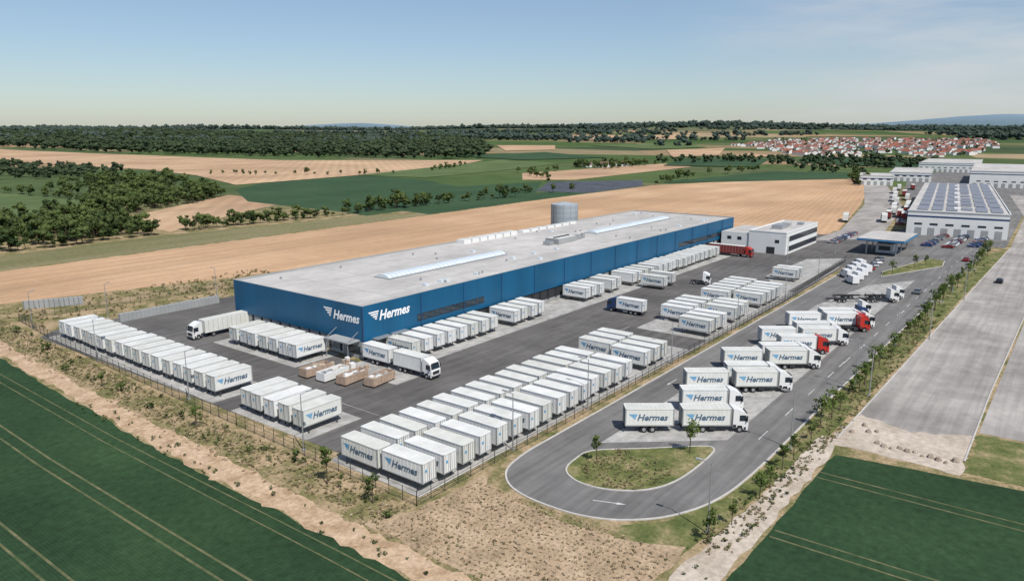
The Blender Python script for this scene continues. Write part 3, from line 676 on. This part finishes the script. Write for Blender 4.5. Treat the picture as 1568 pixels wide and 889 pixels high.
# ------------------------------------------------------------ trees
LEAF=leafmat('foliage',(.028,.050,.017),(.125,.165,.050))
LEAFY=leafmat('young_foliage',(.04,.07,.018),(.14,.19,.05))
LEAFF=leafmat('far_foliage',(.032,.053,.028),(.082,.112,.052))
DRYG=leafmat('dry_tufts',(.11,.12,.05),(.32,.27,.15))
STRAW=leafmat('straw_tufts',(.30,.23,.145),(.55,.45,.31))
BARK=pmat('bark',(.10,.075,.05),.9)
def tpl(seed,H,Rr,ncl,npc,card,z0=.25,trunk=True,core=0):
    r=np.random.default_rng(seed); V=[];Fq=[];T=[];M=[]
    def addf(vs,fs,t,m):
        o=len(V); V.extend(vs); T.extend([t]*len(vs)); Fq.extend([[i+o for i in f] for f in fs]); M.extend([m]*len(fs))
    def cone(p,q,ra,rb,n=5):
        p=np.array(p,float);q=np.array(q,float);d=q-p;d/=np.linalg.norm(d);u=np.cross(d,[.3,.9,.1]);u/=np.linalg.norm(u);w=np.cross(d,u)
        vs=[p+ra*(u*math.cos(a)+w*math.sin(a)) for a in np.arange(n)*2*math.pi/n]+[q+rb*(u*math.cos(a)+w*math.sin(a)) for a in np.arange(n)*2*math.pi/n]
        addf(vs,[(i,(i+1)%n,(i+1)%n+n,i+n) for i in range(n)],.5,1)
    if trunk: cone((0,0,0),(0,0,H*.7),H*.022,H*.008)
    zc=H*(1+z0)/2; hz=H*(1-z0)/2
    for c in range(ncl):
        d=r.normal(size=3); d/=np.linalg.norm(d); k=r.uniform(.35,.8)
        ctr=np.array([d[0]*Rr*k,d[1]*Rr*k,zc+d[2]*hz*k]); rc=Rr*r.uniform(.24,.5)
        if trunk and c<6: cone((0,0,max(H*z0,ctr[2]-Rr*.6)),ctr,H*.009,H*.003,4)
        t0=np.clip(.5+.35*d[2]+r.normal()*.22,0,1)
        if core:
            n=6
            vs=[ctr+np.array([0,0,-rc*.6])]
            for ring in (-.25,.35):
                for i in range(n): a=i*1.047+ring; vs.append(ctr+rc*core*r.uniform(.7,1.2)*np.array([math.cos(a),math.sin(a),ring]))
            vs.append(ctr+np.array([0,0,rc*.75]))
            fs=[(0,1+(i+1)%n,1+i) for i in range(n)]+[(1+i,1+(i+1)%n,7+(i+1)%n,7+i) for i in range(n)]+[(7+i,7+(i+1)%n,13) for i in range(n)]
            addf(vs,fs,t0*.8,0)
        for j in range(npc):
            e=r.normal(size=3);e/=np.linalg.norm(e); p=ctr+e*rc*r.uniform(.6,1.15)*np.array([1,1,.8])
            nrm=e+r.normal(size=3)*.6; nrm/=np.linalg.norm(nrm); u=np.cross(nrm,r.normal(size=3));u/=np.linalg.norm(u);w=np.cross(nrm,u); s=card*r.uniform(.5,1.1)
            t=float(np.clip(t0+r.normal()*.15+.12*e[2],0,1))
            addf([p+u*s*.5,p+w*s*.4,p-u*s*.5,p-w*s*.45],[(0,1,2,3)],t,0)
    V=np.array(V); sizes=np.array([len(f) for f in Fq]); loops=np.array([i for f in Fq for i in f])
    return V,loops,sizes,np.array(T),np.array(M)
def merge(name,tpls,pl,mats):
    Vs=[];Ls=[];Ss=[];Ts=[];Ms=[];o=0
    for x,y,z,s in pl:
        V,l,sz,T,M=tpls[rng.integers(len(tpls))]; a=rng.uniform(0,6.28); c,q=math.cos(a),math.sin(a); sz_=s*rng.uniform(.8,1.25)
        W=np.empty_like(V); W[:,0]=(V[:,0]*c-V[:,1]*q)*s+x; W[:,1]=(V[:,0]*q+V[:,1]*c)*s+y; W[:,2]=V[:,2]*sz_+z
        Vs.append(W);Ls.append(l+o);Ss.append(sz);Ms.append(M);Ts.append(np.clip(T+rng.normal()*.2,0,1));o+=len(V)
    V=np.concatenate(Vs);L=np.concatenate(Ls);Z=np.concatenate(Ss);T=np.concatenate(Ts);M=np.concatenate(Ms)
    me=bpy.data.meshes.new(name); me.vertices.add(len(V)); me.vertices.foreach_set('co',V.astype(np.float32).ravel())
    me.loops.add(len(L)); me.loops.foreach_set('vertex_index',L.astype(np.int32))
    me.polygons.add(len(Z)); me.polygons.foreach_set('loop_start',np.concatenate([[0],np.cumsum(Z)[:-1]]).astype(np.int32))
    me.polygons.foreach_set('material_index',M.astype(np.int32)); me.update(calc_edges=True)
    for m in mats: me.materials.append(m)
    at=me.attributes.new('tint','FLOAT','POINT'); at.data.foreach_set('value',T.astype(np.float32))
    return obj(name,me)
MID=[tpl(i,9,3.6,10,28,1.0,.10,core=.8) for i in range(6)]
FAR=[tpl(20+i,14,7,7,10,2.4,.05,core=.95,trunk=False) for i in range(5)]
YNG=[tpl(40+i,4.8,1.15,11,34,.33,.25) for i in range(5)]
BUSH=[tpl(60+i,1.0,.55,5,14,.28,.0,trunk=False) for i in range(4)]
TUFT=[tpl(80+i,.35,.3,3,6,.22,0,trunk=False) for i in range(3)]
def inpoly(x,y,P):
    r=False;j=len(P)-1
    for i in range(len(P)):
        if (P[i][1]>y)!=(P[j][1]>y) and x<(P[j][0]-P[i][0])*(y-P[i][1])/(P[j][1]-P[i][1])+P[i][0]: r=not r
        j=i
    return r
def scat(P,sp,s0,s1,prob=1):
    xs=[p[0] for p in P];ys=[p[1] for p in P];out=[]
    n_=int((max(xs)-min(xs))*(max(ys)-min(ys))/sp/sp*1.05)
    for _ in range(n_):
        a=rng.uniform(min(xs),max(xs)); b_=rng.uniform(min(ys),max(ys))
        if not inpoly(a,b_,P): continue
        gap=math.sin(a/(sp*3.1)+b_/(sp*7))*math.sin(b_/(sp*2.7)-a/(sp*6))
        if rng.random()<prob and gap>-.95+(1-prob)*.5: out.append((a,b_,hgt(a,b_),s0+(s1-s0)*rng.random()**1.3))
    return out
def row(pl,sp,j,s0,s1,gap=.1):
    out=[]
    for (xa,ya),(xb,yb) in zip(pl,pl[1:]):
        n_=max(1,int(math.hypot(xb-xa,yb-ya)/sp))
        for i in range(n_):
            if rng.random()<gap or (gap>.15 and math.sin(i*.35)+math.sin(i*.13)<-.9): continue
            a=xa+(xb-xa)*i/n_+rng.uniform(-j,j);b_=ya+(yb-ya)*i/n_+rng.uniform(-j,j); out.append((a,b_,hgt(a,b_),s0+(s1-s0)*rng.random()**1.4))
    return out
LM=[LEAF,BARK]
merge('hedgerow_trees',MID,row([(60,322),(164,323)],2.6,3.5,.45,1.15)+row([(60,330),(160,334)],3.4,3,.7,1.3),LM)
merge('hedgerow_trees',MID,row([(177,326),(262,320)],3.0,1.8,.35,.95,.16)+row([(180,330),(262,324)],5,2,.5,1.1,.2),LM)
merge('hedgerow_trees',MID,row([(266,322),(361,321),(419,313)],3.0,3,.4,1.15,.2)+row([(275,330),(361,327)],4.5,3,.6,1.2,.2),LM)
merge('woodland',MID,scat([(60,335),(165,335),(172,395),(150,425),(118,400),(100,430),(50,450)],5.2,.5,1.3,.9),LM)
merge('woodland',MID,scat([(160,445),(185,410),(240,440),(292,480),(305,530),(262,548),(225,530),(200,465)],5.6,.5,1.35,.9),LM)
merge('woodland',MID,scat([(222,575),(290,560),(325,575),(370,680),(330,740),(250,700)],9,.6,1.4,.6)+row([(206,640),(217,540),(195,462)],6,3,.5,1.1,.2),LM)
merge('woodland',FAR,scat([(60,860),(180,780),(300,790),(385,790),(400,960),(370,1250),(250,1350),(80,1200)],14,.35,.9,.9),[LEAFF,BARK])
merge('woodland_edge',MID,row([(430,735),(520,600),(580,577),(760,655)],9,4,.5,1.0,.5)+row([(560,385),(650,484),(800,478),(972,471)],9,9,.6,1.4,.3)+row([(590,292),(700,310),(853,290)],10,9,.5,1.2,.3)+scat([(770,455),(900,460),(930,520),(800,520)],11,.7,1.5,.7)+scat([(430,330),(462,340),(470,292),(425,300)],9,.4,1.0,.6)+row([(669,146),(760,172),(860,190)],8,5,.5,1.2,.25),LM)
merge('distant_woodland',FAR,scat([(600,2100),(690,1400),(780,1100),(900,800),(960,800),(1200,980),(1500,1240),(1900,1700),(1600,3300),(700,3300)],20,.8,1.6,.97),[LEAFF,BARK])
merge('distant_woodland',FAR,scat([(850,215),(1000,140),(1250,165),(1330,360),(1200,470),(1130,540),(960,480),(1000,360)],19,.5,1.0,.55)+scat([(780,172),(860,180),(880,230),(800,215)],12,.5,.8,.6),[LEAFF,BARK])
FR=[tpl(100+i,18,16,5,6,6,.0,core=1.0,trunk=False) for i in range(3)]
pts=[]
for k in range(60):
    th=R(rng.uniform(1,74)); d=rng.uniform(1900,5200); L=rng.uniform(150,700)*d/2500; w_=rng.uniform(20,110)
    for q in range(int(L*w_/700)+6):
        u=rng.uniform(-L/2,L/2);v=rng.uniform(-w_,w_); 
        x=d*math.cos(th)+v*math.cos(th)-u*math.sin(th); y=d*math.sin(th)+v*math.sin(th)+u*math.cos(th)
        if 1350<x<2600 and 120<y<820: continue
        pts.append((x,y,hgt(x,y),rng.uniform(.6,1.1)))
for dd,wd in ((4300,700),(5600,800)):
    for q in range(2600):
        th=R(rng.uniform(0,75)); d=dd+rng.uniform(-wd,wd)/2+150*math.sin(th*9); x,y=d*math.cos(th),d*math.sin(th); pts.append((x,y,hgt(x,y),rng.uniform(.8,1.3)))
BLUEF=leafmat('hazy_foliage',(.048,.075,.065),(.075,.105,.082))  # distance haze is painted into these bluish leaf colours
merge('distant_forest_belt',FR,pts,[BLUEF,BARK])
yt=[]
x=72
while x<335:
    yt.append((x+random.uniform(-1,1),27.6-.012*(x-72)+random.uniform(-.6,.6))); x+=random.uniform(4.2,7.2)
yt+=[(82.5,48.5),(93.2,39.5),(258,44.5),(275,41),(284,39),(55.2,104),(55.6,73),(55.8,64.5),(54.9,135)]
YM=[merge('t',[t_],[(0,0,0,1)],[LEAFY,BARK]) for t_ in YNG]
meshes=[o.data for o in YM]
for o in YM: bpy.data.objects.remove(o)
for x,y in yt:
    s=random.uniform(.65,1.2)*(1 if x<110 else 1.12); obj('young_tree',random.choice(meshes),(x,y,0),random.uniform(0,6),sc=(s,s,s*random.uniform(.9,1.2)))
bs=[(54.8,150),(56,130),(55,118),(55.2,90),(57.2,82),(54.5,60.5),(56,110),(58.5,168),(60,188)]
merge('shrubs',BUSH,[(x,y,0,random.uniform(1.0,2.0)) for x,y in bs]+[(rng.uniform(53.5,58.5)+max(0,(y-100)*.03),y,0,rng.uniform(.35,.9)) for y in rng.uniform(62,200,90)]+[(rng.uniform(50,112),rng.uniform(24.4,29),0,rng.uniform(.3,.7)) for _ in range(30)]+[(x_,rng.uniform(24.5,29.4)-.012*(x_-72),0,rng.uniform(.3,.8)) for x_ in rng.uniform(72,310,170)]+[(rng.uniform(47.3,50.5),y_,0,rng.uniform(.3,.7)) for y_ in rng.uniform(22,130,60)],[LEAF,BARK])
pl=[];ps=[]
for i in range(850):
    ps.append((51.6+.85*(i%20)+rng.uniform(-.22,.22),30+.68*(i//20)+rng.uniform(-.22,.22),0,rng.uniform(.4,1.1)))
for i in range(200): pl.append((rng.uniform(51,68),rng.uniform(29.6,59),0,rng.uniform(.4,1.0)))
for i in range(1400):
    y=rng.uniform(60,205); pl.append((rng.uniform(52.5,58.5)+max(0,(y-100)*.035),y,0,rng.uniform(.5,1.3)))
for i in range(800):
    y=rng.uniform(56,205); ps.append((rng.uniform(51,58.5)+max(0,(y-100)*.035),y,0,rng.uniform(.5,1.3)))
for i in range(260):
    a=rng.uniform(0,6.28);rr=6.0*math.sqrt(rng.random()); pl.append((83+rr*math.cos(a),44.3+rr*math.sin(a),.1,rng.uniform(.4,1.1)))
for i in range(800): x=rng.uniform(70,200); pl.append((x,rng.uniform(24.8,29.3)-.012*(x-72),0,rng.uniform(.5,1.3)))
for i in range(400): x=rng.uniform(64,140); pl.append((x,rng.uniform(186,215),0,rng.uniform(1,2.2)))
merge('grass_tufts',TUFT,pl,[DRYG,BARK])
merge('straw_tufts',TUFT,ps,[STRAW,BARK])
merge('tree_row',YNG,[(x,173+random.uniform(-1,1),0,random.uniform(.9,1.4)) for x in range(126,300,6)],[LEAF,BARK])

# ------------------------------------------------------------ village
TILE=pmat('red_roof_tiles',(.30,.10,.065),.9,var=.3,scale=.02); TILE2=pmat('brown_roof_tiles',(.18,.10,.075),.9)
mb=MB()
def house(x,y,L,W,H,rz,rm):
    z=hgt(x,y)-1; c,s_=math.cos(rz),math.sin(rz); T=lambda u,v,w:(x+c*u-s_*v,y+s_*u+c*v,z+w)
    r_=H+W*.42
    b_=[T(-L,-W,0),T(L,-W,0),T(L,W,0),T(-L,W,0),T(-L,-W,H),T(L,-W,H),T(L,W,H),T(-L,W,H),T(-L,0,r_),T(L,0,r_)]
    mb.add(b_,[(0,1,5,4),(1,2,6,9,5),(2,3,7,6),(3,0,4,8,7)],WALLW)
    e=.5; q=[T(-L-e,-W-e,H-.4),T(L+e,-W-e,H-.4),T(L+e,0,r_+.1),T(-L-e,0,r_+.1),T(L+e,W+e,H-.4),T(-L-e,W+e,H-.4)]
    mb.add(q,[(0,1,2,3),(3,2,4,5)],rm)
    for k in (-.5,.3): mb.add([T(L*k,-W-.05,2),T(L*k+1.4,-W-.05,2),T(L*k+1.4,-W-.05,3.4),T(L*k,-W-.05,3.4)],[(0,1,2,3)],GLASS)
VP=[(1370,400),(1460,170),(1900,150),(2600,240),(2450,790),(1900,740)]
for x,y,z,s in scat(VP,30,0,1,.8):
    house(x,y,rng.uniform(5,9),rng.uniform(4,6),rng.uniform(5,7),rng.choice([.4,1.97,.5,1.2]),TILE if rng.random()<.7 else TILE2)
obj('distant_village_houses',mb.mesh('village'))
mb=MB()
for x,y in ((830,490),(850,500),(870,485),(812,505)): house(x,y,8,5,5,rng.uniform(0,3),TILE2)
obj('distant_farmstead',mb.mesh('farm'))
merge('village_trees',FAR,scat(VP,42,.35,.75,.8),[LEAFF,BARK])

# ------------------------------------------------------------ light, sky, camera
el=R(54); az=Vector((-.40,-.917)).normalized()
d=Vector((az.x*math.cos(el),az.y*math.cos(el),math.sin(el)))
sl=bpy.data.lights.new('sun','SUN'); sl.energy=5.0; sl.angle=R(.5); sl.color=(1,.955,.89)
so=obj('sun',sl); so.rotation_euler=d.to_track_quat('Z','Y').to_euler()
w=bpy.data.worlds.new('World'); S.world=w; w.use_nodes=True; nt=w.node_tree
bg=nt.nodes['Background']; sk=N(nt,'ShaderNodeTexSky',sky_type='NISHITA'); sk.sun_disc=False
sk.sun_elevation=el; sk.sun_rotation=math.atan2(az.x,az.y); sk.air_density=1.1; sk.dust_density=.6; sk.ozone_density=3.2; sk.altitude=200
tc=N(nt,'ShaderNodeTexCoord'); mp=N(nt,'ShaderNodeMapping'); mp.inputs['Scale'].default_value=(1.5,1.5,9)
nt.links.new(tc.outputs['Generated'],mp.inputs[0])
cl=ramp(nt,noise(nt,mp.outputs[0],2.2,8,.58),[(.38,(0,0,0)),(.68,(.75,.75,.75))])
sp=N(nt,'ShaderNodeVectorMath',operation='DOT_PRODUCT'); sp.inputs[1].default_value=(.975,.08,.205); nt.links.new(tc.outputs['Generated'],sp.inputs[0])
mk=N(nt,'ShaderNodeMapRange'); mk.inputs[1].default_value=.925; mk.inputs[2].default_value=.995; nt.links.new(sp.outputs['Value'],mk.inputs[0])
mm=N(nt,'ShaderNodeMath',operation='MULTIPLY'); nt.links.new(cl,mm.inputs[0]); nt.links.new(mk.outputs[0],mm.inputs[1])
tint=mix(nt,1.0,sk.outputs[0],(.95,1.0,1.08),'MULTIPLY')
tint=mix(nt,.16,tint,(4.2,4.6,5.0))
col=mix(nt,mm.outputs[0],tint,(6.3,6.5,6.8))
nt.links.new(col,bg.inputs[0]); bg.inputs[1].default_value=.102
cd=bpy.data.cameras.new('camera'); cd.sensor_width=36; cd.lens=36*1128/1568; cd.clip_end=60000; cd.clip_start=.5
co=obj('camera',cd,(0,0,45)); co.rotation_euler=(R(90-12.2),0,math.atan2(.6088,.7934)-math.pi/2)
S.camera=co
S.view_settings.view_transform='Standard'; S.view_settings.look='None'; S.view_settings.exposure=0
